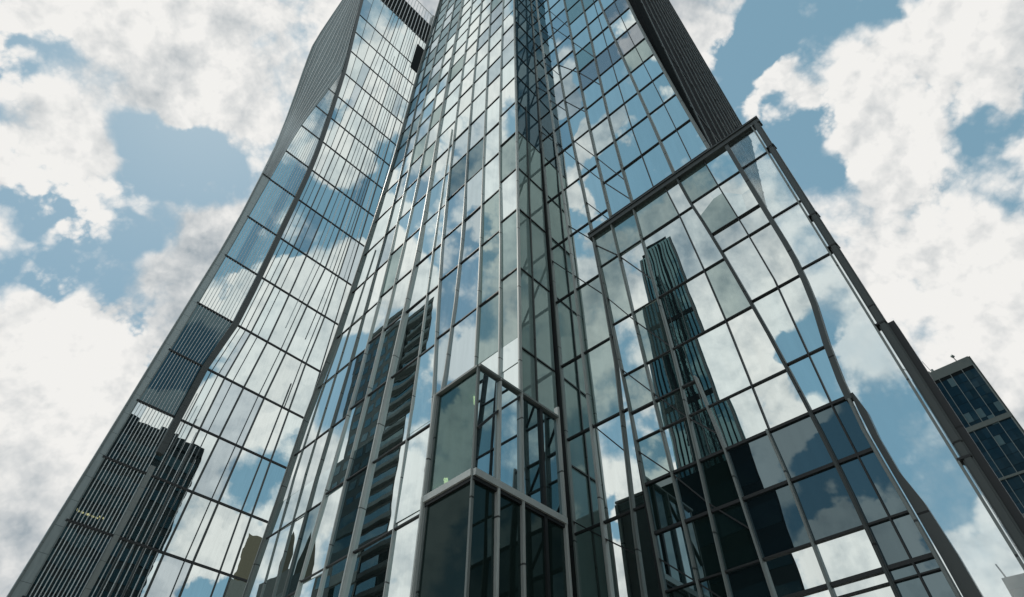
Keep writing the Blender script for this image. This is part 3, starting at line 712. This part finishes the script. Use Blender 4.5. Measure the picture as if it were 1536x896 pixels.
# low dark block bottom right
bx, by = polar(38.35, 120)
low = thing('low_building', 'small dark flat roofed block with a roof aerial, low down below the distant office tower', 'building', (bx, by, 0))
u2 = (sin(radians(128)), cos(radians(128))); w2 = (sin(radians(38)), cos(radians(38)))
def q2(a, b): return (bx+u2[0]*a+w2[0]*b, by+u2[1]*a+w2[1]*b)
mb = MB(); mb.prism([q2(0,0), q2(30,0), q2(30,14), q2(0,14)], 0, 39.5); lb = mb.build('wall', M['concrete_dark'], low)
mb = MB(); mb.prism([q2(-.3,-.3), q2(30.3,-.3), q2(30.3,14.3), q2(-.3,14.3)], 39.5, 41.2); mb.build('parapet', M['concrete_dark'], low)
for i in range(5):
    for j in range(4):
        mb = MB(); mb.prism([q2(2+i*5.5,-.12), q2(5.5+i*5.5,-.12), q2(5.5+i*5.5,.1), q2(2+i*5.5,.1)], 33.5-j*5, 37-j*5); mb.build('window', M['far_glass'], low)
x, y = q2(.4, 1); rod((x, y, 41), (x-.5, y, 43.6), .12, 'aerial', M['steel'], low)
x, y = q2(6.3, 1); rod((x, y, 41), (x, y, 42.5), .4, 'vent', M['steel'], low)

# ================================================================== the city opposite, mirrored in the glass
class Opp:
    """a building laid out where its mirror image appears behind a facade, then put at its true place across the street"""
    def __init__(s, face, name, label, az_r, r, dirn, width, depth, height, k=1.0):
        s.face = face; s.k = k; x, y = polar(az_r, r*k); s.p = (x, y); s.u = (sin(radians(dirn)), cos(radians(dirn)))
        w = (s.u[1], -s.u[0])
        if w[0]*x+w[1]*y < 0: w = (-w[0], -w[1])
        s.w = w; s.h = height; s.W = width; s.D = depth
        c = face.mirror(*s.q(width/2, depth/2))
        s.root = thing(name, label, 'building', (c[0], c[1], 0))
    def q(s, a, b):
        # depth runs along the sight line so that only the street front shows
        a *= s.k; b *= s.k; l = hypot(*s.p); k = 1+b/l
        return ((s.p[0]+s.u[0]*a)*k, (s.p[1]+s.u[1]*a)*k)
    def box(s, a0, a1, b0, b1, z0, z1, name, mat, par=None):
        mb = MB(); mb.prism([s.face.mirror(*s.q(a, b)) for a, b in ((a0,b0),(a1,b0),(a1,b1),(a0,b1))], z0*s.k, z1*s.k)
        return mb.build(name, M[mat], par or s.root)

# balconied apartment tower, mirrored in the left front
ap = Opp(FL, 'apartment_tower', 'balconied concrete apartment tower mirrored in the left front of the tall tower', -11.9, 100, -46, 21, 14, 107.5, 2.3)
ap.box(0, 20.5, 0, 14, 0, 107.5, 'wall', 'concrete_dark')
ap.box(-.2, 20.8, -.4, 14, 107.2, 108.6, 'parapet', 'concrete_dark')
for j in range(26):
    z0 = 104-3.7*j
    if z0 < 14: break
    ap.box(0.2, 9.2, -1.5, .1, z0, z0+.8, 'balcony', 'concrete_mid')
    ap.box(0.5, 8.9, -.12, .05, z0+1.05, z0+3.0, 'window', 'glass_deep')
    for i in range(3): ap.box(11.2+i*3.1, 13.2+i*3.1, -.1, .05, z0+.5, z0+2.5, 'window', 'glass_deep')
ap.box(9.6, 10.4, -.9, .1, 10, 106, 'pier', 'concrete_dark')
po = Opp(FL, 'podium_block', 'stepped dark block at the foot of the mirrored apartment tower', -14.5, 93, -46, 9, 10, 53.5, 2.3)
po.box(0, 7.6, 0, 6, 0, 53, 'wall', 'concrete_dark')
for j in range(9): po.box(0.3, 7.4, -.6, .1, 47-4*j, 48.6-4*j, 'ledge', 'concrete_mid'); po.box(.4, 7.2, -.1, .05, 48.7-4*j, 50.8-4*j, 'window', 'glass_deep')
# gabled house, mirrored low in the left front
ga = Opp(FL, 'gabled_block', 'ochre gabled block with roof aerial mirrored low in the tall tower', -18.4, 100, -46, 10, 10, 43, 2.3)
ga.box(0, 9.5, 0, 9, 0, 42, 'wall', 'concrete_dark')
for j in range(6): ga.box(.2, 9.3, -.3, .1, 37-4*j, 38.4-4*j, 'ledge', 'concrete_mid'); ga.box(.4, 9.1, -.1, .05, 34.8-4*j, 36.8-4*j, 'window', 'glass_deep')
mb = MB(); P3 = [ga.face.mirror(*ga.q(a, .5)) for a in (1.0, 4.6)]; P4 = [ga.face.mirror(*ga.q(a, 5)) for a in (1.0, 4.6)]
mb.prism([P3[0], P3[1], P4[1], P4[0]], 42*2.3, 44.5*2.3)
mb.sweep([[(P3[0][0], P3[0][1], 44.5*2.3), (P3[1][0], P3[1][1], 44.5*2.3), ((P3[0][0]+P3[1][0])/2, (P3[0][1]+P3[1][1])/2, 49*2.3)], [(P4[0][0], P4[0][1], 44.5*2.3), (P4[1][0], P4[1][1], 44.5*2.3), ((P4[0][0]+P4[1][0])/2, (P4[0][1]+P4[1][1])/2, 49*2.3)]])
mb.build('gable', M['ochre'], ga.root)
# slim dark tower, mirrored in the annex
sl = Opp(FB, 'slim_tower', 'slim dark teal tower mirrored in the front of the glass annex', 23.0, 115, -50, 14, 10, 148, 1.3)
def sl_at(e, z): return e[0]+(e[1]-e[0])*(z/146)**.7    # the tower widens towards its foot
def sl_strip(e0, e1, b0, b1, z0, z1, name, mat):
    mb = MB(); zz = [z1-(z1-z0)*i/10 for i in range(11)]
    mb.sweep([[(*sl.face.mirror(*sl.q(sl_at(e, z), b)), z*sl.k) for e, b in ((e0, b0), (e1, b0), (e1, b1), (e0, b1))] for z in zz])
    mb.build(name, M[mat], sl.root)
sl_strip((-6.5, .6), (13.5, 13.6), 0, 9, 0, 146, 'wall', 'teal_tower')
sl_strip((-5, 2), (12.5, 12.4), .6, 8, 146.05, 148, 'parapet', 'night')
for i in range(13):
    q = (i+.5)/13; a = (-6.5+20*q, .6+13*q); w = .11 if i % 4 else .3
    sl_strip((a[0]-w, a[1]-w), (a[0]+w, a[1]+w), -.3, .1, 0, 145.5, 'pier', 'night' if i % 3 else 'louvre')
for z in (30, 58, 86, 112): sl_strip((-6.2, .9), (13.3, 13.4), -.15, .05, z, z+1.4, 'spandrel', 'louvre_back')

# broad dark office block, mirrored low in the annex
br = Opp(FB, 'broad_block', 'broad dark office block mirrored low in the front of the glass annex', 24.8, 80, -47, 24, 12, 49, 1.3)
br.box(0, 22, 0, 10, 0, 50, 'wall', 'night')
for j in range(9): br.box(.3, 21.7, -.12, .05, 44-5*j, 47-5*j, 'window', 'night_glass')
for a, z0 in ((15.5, 39), (15.5, 34)): br.box(a, a+1.2, -.3, .1, z0, z0+3, 'blind', 'far_blind')
# dark office tower, mirrored at the foot of the curved tower
FTm = FT
dt = Opp(FTm, 'dark_tower', 'dark office tower mirrored in the finned foot of the curved tower', -30.3, 150, 223, 44, 16, 85, 2.2)
dt.box(0, 44, 0, 16, 0, 84, 'wall', 'night')
dt.box(-.2, 44, -.3, 16, 84, 86.6, 'parapet', 'night')
for i in range(20): dt.box(.3+i*2.2, .62+i*2.2, -.3, .05, 0, 84, 'pier', 'louvre_back')
for j in range(18): dt.box(.2, 44, -.12, .05, 79-4.4*j, 81.6-4.4*j, 'window', 'night_glass')
for i in range(6): dt.box(13.2+i*.9, 13.8+i*.9, -.2, -.14, 62.9, 63.3, 'lit_window', 'lamp_dim')
oc = Opp(FTm, 'ochre_block', 'ochre rendered low block mirrored at the bottom of the curved tower', -19.5, 110, 223, 14, 10, 48, 5)
oc.box(0, 10.3, 0, 10, 0, 41, 'wall', 'concrete_dark'); oc.box(2.5, 9.6, .4, 9, 41, 48.5, 'attic', 'ochre')
for j in range(6): oc.box(.3, 10, -.2, .05, 34.5-5*j, 37-5*j, 'window', 'glass_deep')

# ================================================================== ground
mb = MB(); mb.prism([(-3000,-3000),(3000,-3000),(3000,3000),(-3000,3000)], -.6, -.02); g = mb.build('ground', M['ground']); g['kind'] = 'structure'
mb = MB(); mb.prism([(-400,-16),(400,-16),(400,-5),(-400,-5)], -.3, .004); g = mb.build('road', M['asphalt']); g['kind'] = 'structure'
mb = MB(); mb.prism([(-400,-5),(400,-5),(400,-4.6),(-400,-4.6)], -.3, .13); g = mb.build('kerb', M['concrete']); g['kind'] = 'structure'

# ================================================================== sky
CLOUD_BANKS = [
  (-66.8, 48.8, 0.92, -1), (-48.4, 50.1, 2.29, -1.1), (-43.1, 50.0, 2.19, -1.1), (-52.6, 50.3, 1.4, -0.8), (-47.7, 42.5, 1.81, -0.9), (-49.0, 38.6, 1.53, -0.7),
  (-54.7, 40.4, 1.26, -0.6), (-44.6, 38.7, 1.42, -0.7), (-46.4, 61.7, 0.69, -0.6), (-47.4, 46.2, 2.07, -0.9), (-43.1, 44.8, 3.03, 1.1), (-38.4, 46.5, 2.39, 1.0),
  (-41.2, 38.5, 3.95, 0.8), (-60.7, 47.5, 2.51, 0.5), (-53.6, 47.2, 2.74, 0.7), (-58.0, 49.0, 2.19, 0.5), (-49.9, 58.7, 5.42, 0.8), (-58.7, 55.2, 3.59, 0.7),
  (-48.5, 35.5, 2.64, 0.5), (-41.1, 28.3, 8.88, 0.6), (-39.1, 21.0, 4.08, 0.7), (-63.2, 53.8, 2.12, 0.35), (-40.6, 55.5, 2.12, 0.5), (48.4, 61.5, 2.11, -0.9),
  (42.3, 60.7, 1.99, -0.9), (44.2, 54.6, 1.97, -0.9), (42.8, 49.8, 2.19, -1), (43.9, 46.4, 1.5, -0.8), (61.2, 57.0, 1.31, -0.7), (59.1, 44.8, 1.59, -1.1),
  (55.8, 40.9, 1.61, -1), (47.4, 36.7, 0.96, -0.6), (56.1, 43.4, 1.09, -0.5), (60.9, 44.3, 1.37, -0.8), (58.0, 51.2, 4.89, 0.9), (50.9, 48.9, 3.33, 0.8),
  (49.2, 42.6, 4.19, 0.9), (49.7, 36.7, 3.06, 0.8), (63.9, 52.3, 2.49, 0.6), (53.8, 60.8, 1.91, 0.3), (48.3, 58.0, 1.74, 0.5), (43.9, 33.7, 3.66, 0.7),
  (42.7, 65.8, 2.04, 0.6), (41.6, 42.0, 2.02, 0.6), (42.3, 25.8, 3.8, 0.6), (38.1, 45.0, 1.8, -1.1), (37.6, 26.3, 2.11, -1.2), (37.4, 23.4, 1.66, -1.2),
  (37.8, 30.5, 1.82, -0.5), (40.4, 24.4, 1.08, -0.6), (38.5, 33.6, 2.44, 0.4), (40.4, 39.4, 2.51, 0.9), (38.2, 36.1, 2.5, 0.5), (38.2, 19.9, 2.23, 1.2),
  (41.0, 22.3, 1.22, 0.8), (36.0, 20.0, 1.67, 1.0), (118.3, 44.0, 2.23, 1), (115.0, 45.5, 2.57, 1.1), (111.3, 47.7, 2.05, 1.1), (114.7, 37.0, 4.97, 0.9),
  (115.9, 32.1, 4.21, 0.9), (112.6, 38.7, 3.39, 0.7), (119.2, 32.3, 3.08, 0.6), (112.0, 26.6, 1.44, -0.9), (111.7, 28.8, 1.58, -0.8), (112.3, 20.7, 2.85, -0.5),
  (115.3, 24.1, 2.91, 0.7), (113.6, 23.9, 1.96, 0.6), (116.2, 56.3, 2.16, 1.2), (114.4, 60.2, 1.98, 1), (115.1, 64.3, 2.48, 0.8), (114.9, 67.8, 2.69, 0.8),
  (121.1, 66.5, 2.65, -0.4), (117.8, 51.1, 2.83, -1.2), (114.8, 50.0, 2.59, -1.2), (109.8, 58.6, 1.74, -1.1), (110.5, 52.9, 2.64, -1.3), (120.8, 53.4, 1.56, -0.8),
  (113.1, 50.4, 2.62, -1.2), (121.6, 49.3, 3.31, -1.1), (121.9, 44.7, 2.72, -0.9), (122.8, 42.5, 2.14, 0.9), (121.9, 37.3, 2.61, -1.3), (122.4, 34.8, 1.78, -1.2),
  (111.7, 62.5, 1.41, -0.6), (110.9, 65.0, 1.67, -0.4), (122.6, 31.9, 1.48, 1), (123.1, 61.0, 2.16, -0.3), (116.1, 41.5, 1.68, 0.6), (-75.0, 60.8, 2.35, 1),
  (-74.2, 58.0, 2.08, 0.9), (-76.3, 69.2, 3.86, 0.9), (-84.3, 70.1, 3.3, 0.8), (-79.1, 66.1, 2.85, 0.8), (-73.2, 66.1, 2.26, 0.4), (-71.3, 48.9, 3.01, 1.1),
  (-75.2, 48.2, 2.44, 1), (-69.8, 44.3, 2.68, 1), (-70.4, 36.4, 2.32, -0.3), (-69.7, 34.0, 2.56, 1), (-68.8, 30.4, 2.75, 0.9), (-68.3, 25.9, 2.62, 0.8),
  (-79.0, 33.9, 2.36, 1.1), (-78.5, 28.2, 3.38, 1), (-78.4, 22.8, 3.19, 0.8), (-68.6, 57.8, 2.35, -1), (-68.7, 62.0, 2.3, -0.6), (-81.3, 57.4, 3.03, -1.2),
  (-81.0, 53.1, 3.69, -1.2), (-76.8, 53.4, 2.13, -1.1), (-81.6, 48.8, 3.1, -1.2), (-75.0, 55.6, 2.41, -0.8), (-71.5, 39.0, 2.95, -1.2), (-71.1, 35.4, 2.6, -1.1),
  (-78.8, 39.3, 3.03, -1.2), (-78.1, 43.5, 2.45, -1), (-82.9, 45.8, 2.48, -1), (-85.6, 60.0, 2.4, 0.9), (-88.1, 57.0, 2.44, 1.1), (-86.8, 50.3, 3.73, 0.5),
  (-88.3, 45.3, 3.73, 0.7), (-83.6, 65.2, 2.31, 0.5), (-79.1, 61.4, 1.65, -0.5), (-99.8, 71.6, 2.7, -1.3), (-107.9, 70.2, 2.72, -1.3), (-99.1, 68.5, 1.68, -0.9),
  (-104.2, 67.4, 1.97, 1.2), (-101.6, 66.2, 2.0, 1), (-98.5, 65.2, 1.73, 0.9), (-107.3, 65.8, 1.42, 0.5), (-111.4, 65.4, 2.26, -1.1), (-107.9, 64.0, 1.73, -0.8),
  (-102.1, 62.7, 2.05, -1.2), (-103.6, 60.9, 1.78, -1.2), (-116.6, 70.3, 2.4, -0.6), (-121.1, 69.7, 2.12, 0.4), (-123.5, 67.5, 1.61, -0.3), (-119.0, 66.0, 1.38, 1.1),
  (-126.1, 66.3, 1.07, 0.7), (-115.7, 65.4, 1.68, -0.9), (-122.6, 62.9, 1.66, -1.1), (-113.6, 61.0, 2.61, 1.3), (-109.6, 60.3, 1.76, 1), (-123.7, 61.1, 1.0, 1),
  (-121.9, 59.7, 2.26, -1.1), (-115.3, 56.4, 2.64, -1.1), (-111.2, 55.8, 2.09, -0.9), (-118.1, 58.4, 1.04, 0.9), (-103.3, 57.3, 2.42, 1.1), (-100.9, 56.2, 1.83, 0.8),
  (-104.3, 52.3, 1.84, -0.5), (-102.3, 46.3, 3.09, 1.2), (-103.2, 41.2, 3.06, 1.2), (-100.4, 37.7, 3.64, 0.8), (-104.2, 37.5, 1.8, 0.9), (-99.8, 31.9, 3.52, 0.3),
  (-102.3, 29.4, 1.72, -0.8), (-102.9, 31.7, 1.75, 0.4), (-102.6, 26.6, 1.67, -1), (-101.6, 23.5, 2.16, 1), (-124.5, 51.1, 3.4, 1), (-118.3, 52.1, 2.93, 1.1),
  (-122.8, 45.3, 3.97, 1.1), (-117.5, 42.8, 2.91, 1.1), (-127.7, 42.5, 2.71, 0.8), (-128.0, 45.6, 2.19, 0.8), (-129.4, 48.9, 2.19, 0.3), (-117.5, 46.6, 2.35, 1.0),
  (-123.1, 39.6, 3.33, 0.5), (-126.0, 35.8, 2.11, -1.1), (-127.7, 37.0, 1.84, -0.9), (-119.8, 37.4, 2.8, 1.1), (-122.1, 34.5, 2.43, 1), (-123.9, 32.9, 1.84, 0.6),
  (-121.5, 31.8, 1.86, 0.8), (-118.3, 30.2, 1.61, 0.6), (-123.6, 29.6, 2.04, -1.0), (-122.1, 26.7, 3.01, -1.3), (-126.7, 31.0, 2.51, -1), (-121.3, 28.5, 1.8, 0.3),
  (-125.6, 26.9, 1.46, 0.2), (-128.1, 27.9, 1.92, -1), (-126.9, 25.6, 1.89, -1), (-124.4, 23.2, 2.11, 1.3), (-121.6, 22.2, 2.14, 1.2), (-123.7, 19.9, 2.7, 0.9),
  (-109.7, 44.2, 3.63, 0.4), (-108.5, 49.4, 3.05, 0.6), (-126.5, 21.7, 1.79, -0.9), (-119.4, 28.3, 1.56, 0.7), (-120.0, 23.0, 1.22, 1),
]

W = bpy.data.worlds.new('World'); SC.world = W; W.use_nodes = True
nt = W.node_tree; nt.nodes.clear()
SUN_AZ, SUN_EL = radians(-50), radians(58)
wout = nt.nodes.new('ShaderNodeOutputWorld'); bg = nt.nodes.new('ShaderNodeBackground'); bg.inputs['Strength'].default_value = .1
nt.links.new(bg.outputs[0], wout.inputs['Surface'])
sky = nt.nodes.new('ShaderNodeTexSky'); sky.sky_type = 'NISHITA'; sky.sun_disc = False
sky.sun_elevation = SUN_EL; sky.sun_rotation = SUN_AZ % (2*pi); sky.air_density = 1.2; sky.dust_density = 1.0; sky.ozone_density = 1.6
tc = nt.nodes.new('ShaderNodeTexCoord')
def math_(op, a, b=None, c=None, clamp=False):
    n = nt.nodes.new('ShaderNodeMath'); n.operation = op; n.use_clamp = clamp
    for i, v in enumerate((a, b, c)):
        if v is None: continue
        if isinstance(v, (int, float)): n.inputs[i].default_value = v
        else: nt.links.new(v, n.inputs[i])
    return n.outputs[0]
def vmath(op, a, b=None, scale=None):
    n = nt.nodes.new('ShaderNodeVectorMath'); n.operation = op
    for i, v in enumerate((a, b)):
        if v is None: continue
        if isinstance(v, tuple): n.inputs[i].default_value = v
        else: nt.links.new(v, n.inputs[i])
    if scale is not None: n.inputs['Scale'].default_value = scale
    return n
def noise(vec, scale, detail, rough, dist=0, lac=2.0):
    n = nt.nodes.new('ShaderNodeTexNoise'); n.inputs['Scale'].default_value = scale; n.inputs['Detail'].default_value = detail
    n.inputs['Roughness'].default_value = rough; n.inputs['Distortion'].default_value = dist; n.inputs['Lacunarity'].default_value = lac
    nt.links.new(vec, n.inputs['Vector']); return n
def maprange(v, a, b, c, d, smooth_=True):
    n = nt.nodes.new('ShaderNodeMapRange'); n.interpolation_type = 'SMOOTHSTEP' if smooth_ else 'LINEAR'
    for k, x in zip(('From Min', 'From Max', 'To Min', 'To Max'), (a, b, c, d)): n.inputs[k].default_value = x
    nt.links.new(v, n.inputs['Value']); return n.outputs[0]
D = vmath('NORMALIZE', tc.outputs['Generated']).outputs[0]
# the banks and gaps are warped a little so none keeps a round edge
wn = noise(D, 7.0, 3, .6)
wv = vmath('SUBTRACT', wn.outputs['Color'], (.5, .5, .5)).outputs[0]
DW = vmath('NORMALIZE', vmath('ADD', D, vmath('SCALE', wv, scale=.13).outputs[0]).outputs[0]).outputs[0]
acc = None
for (az, el, r, amp) in CLOUD_BANKS:
    v = (cos(radians(el))*sin(radians(az)), cos(radians(el))*cos(radians(az)), sin(radians(el)))
    dt_ = vmath('DOT_PRODUCT', DW, v).outputs['Value']
    t = maprange(dt_, cos(radians(r*1.55)), cos(radians(r*.25)), 0, amp)
    acc = t if acc is None else math_('ADD', acc, t)
acc = math_('MAXIMUM', math_('MINIMUM', acc, 1.25), -1.0)
def density(vec):
    n1 = noise(vec, 5.0, 9, .58, .25)
    vo = nt.nodes.new('ShaderNodeTexVoronoi'); vo.feature = 'F1'; vo.inputs['Scale'].default_value = 13.0
    vo.inputs['Detail'].default_value = 3; vo.inputs['Roughness'].default_value = .55; vo.inputs['Lacunarity'].default_value = 2.3
    nt.links.new(vec, vo.inputs['Vector'])
    a = math_('MULTIPLY_ADD', n1.outputs['Fac'], 2.2, -1.1+.72)
    return math_('MULTIPLY_ADD', vo.outputs['Distance'], -.52, a)
sunv = (cos(SUN_EL)*sin(SUN_AZ), cos(SUN_EL)*cos(SUN_AZ), sin(SUN_EL))
wf = noise(D, 26.0, 5, .62)
wfv = vmath('SCALE', vmath('SUBTRACT', wf.outputs['Color'], (.5, .5, .5)).outputs[0], scale=.014).outputs[0]
DP = vmath('ADD', D, wfv).outputs[0]                   # ragged edges
n0 = density(DP)
n1_ = density(vmath('ADD', DP, tuple(.020*c for c in sunv)).outputs[0])
dens = math_('MULTIPLY_ADD', acc, .36, n0)
low_ = noise(D, 3.3, 4, .55)
soft = maprange(noise(D, 6.5, 3, .5).outputs['Fac'], .38, .62, .13, .60)
mra = nt.nodes.new('ShaderNodeMapRange'); mra.interpolation_type = 'SMOOTHSTEP'
mra.inputs['From Min'].default_value = -.05
nt.links.new(dens, mra.inputs['Value']); nt.links.new(soft, mra.inputs['From Max'])
alpha = mra.outputs[0]
thick = maprange(dens, .10, .80, 0, 1)
relief = math_('SUBTRACT', n0, n1_)
shade = math_('ADD', math_('MULTIPLY_ADD', relief, .7, 1.03), math_('MULTIPLY', thick, -.05))
shade = math_('ADD', shade, maprange(low_.outputs['Fac'], .44, .68, .04, -.34))
shade = math_('MINIMUM', math_('MAXIMUM', shade, .42), 1.06)
cmix = nt.nodes.new('ShaderNodeMix'); cmix.data_type = 'RGBA'
cmix.inputs[6].default_value = (2.7, 3.35, 3.85, 1); cmix.inputs[7].default_value = (8.9, 8.8, 8.55, 1)
nt.links.new(maprange(shade, .4, 1.06, 0, 1, False), cmix.inputs[0])
skm = nt.nodes.new('ShaderNodeMix'); skm.data_type = 'RGBA'; skm.blend_type = 'MULTIPLY'; skm.inputs[0].default_value = 1
skm.inputs[7].default_value = (1.0, 1.0, 1.0, 1); nt.links.new(sky.outputs[0], skm.inputs[6])
hz = nt.nodes.new('ShaderNodeMix'); hz.data_type = 'RGBA'; hz.inputs[0].default_value = .82
nt.links.new(skm.outputs[2], hz.inputs[6]); hz.inputs[7].default_value = (2.15, 3.9, 4.95, 1)
fm = nt.nodes.new('ShaderNodeMix'); fm.data_type = 'RGBA'
nt.links.new(alpha, fm.inputs[0]); nt.links.new(hz.outputs[2], fm.inputs[6]); nt.links.new(cmix.outputs[2], fm.inputs[7])
nt.links.new(fm.outputs[2], bg.inputs['Color'])
W.cycles.sampling_method = 'MANUAL'; W.cycles.sample_map_resolution = 512

sl_ = bpy.data.lights.new('sun', 'SUN'); sl_.energy = 3.0; sl_.angle = radians(.5); sl_.color = (1, .95, .87)
so = bpy.data.objects.new('sun', sl_); COL.objects.link(so)
import mathutils
so.rotation_euler = mathutils.Vector(sunv).to_track_quat('Z', 'Y').to_euler()

# ================================================================== camera
cd = bpy.data.cameras.new('camera'); cam = bpy.data.objects.new('camera', cd); COL.objects.link(cam)
cd.sensor_width = 36; cd.lens = 36*920/1536; cd.clip_end = 8000; cd.clip_start = .05
cam.location = (0, 0, EYE); cam.rotation_euler = (radians(90+47.3), 0, 0)
SC.camera = cam
SC.view_settings.view_transform = 'Standard'; SC.view_settings.look = 'None'; SC.view_settings.gamma = 1; SC.view_settings.exposure = 0
SC.cycles.max_bounces = 10; SC.cycles.glossy_bounces = 6; SC.cycles.transparent_max_bounces = 8; SC.cycles.diffuse_bounces = 2
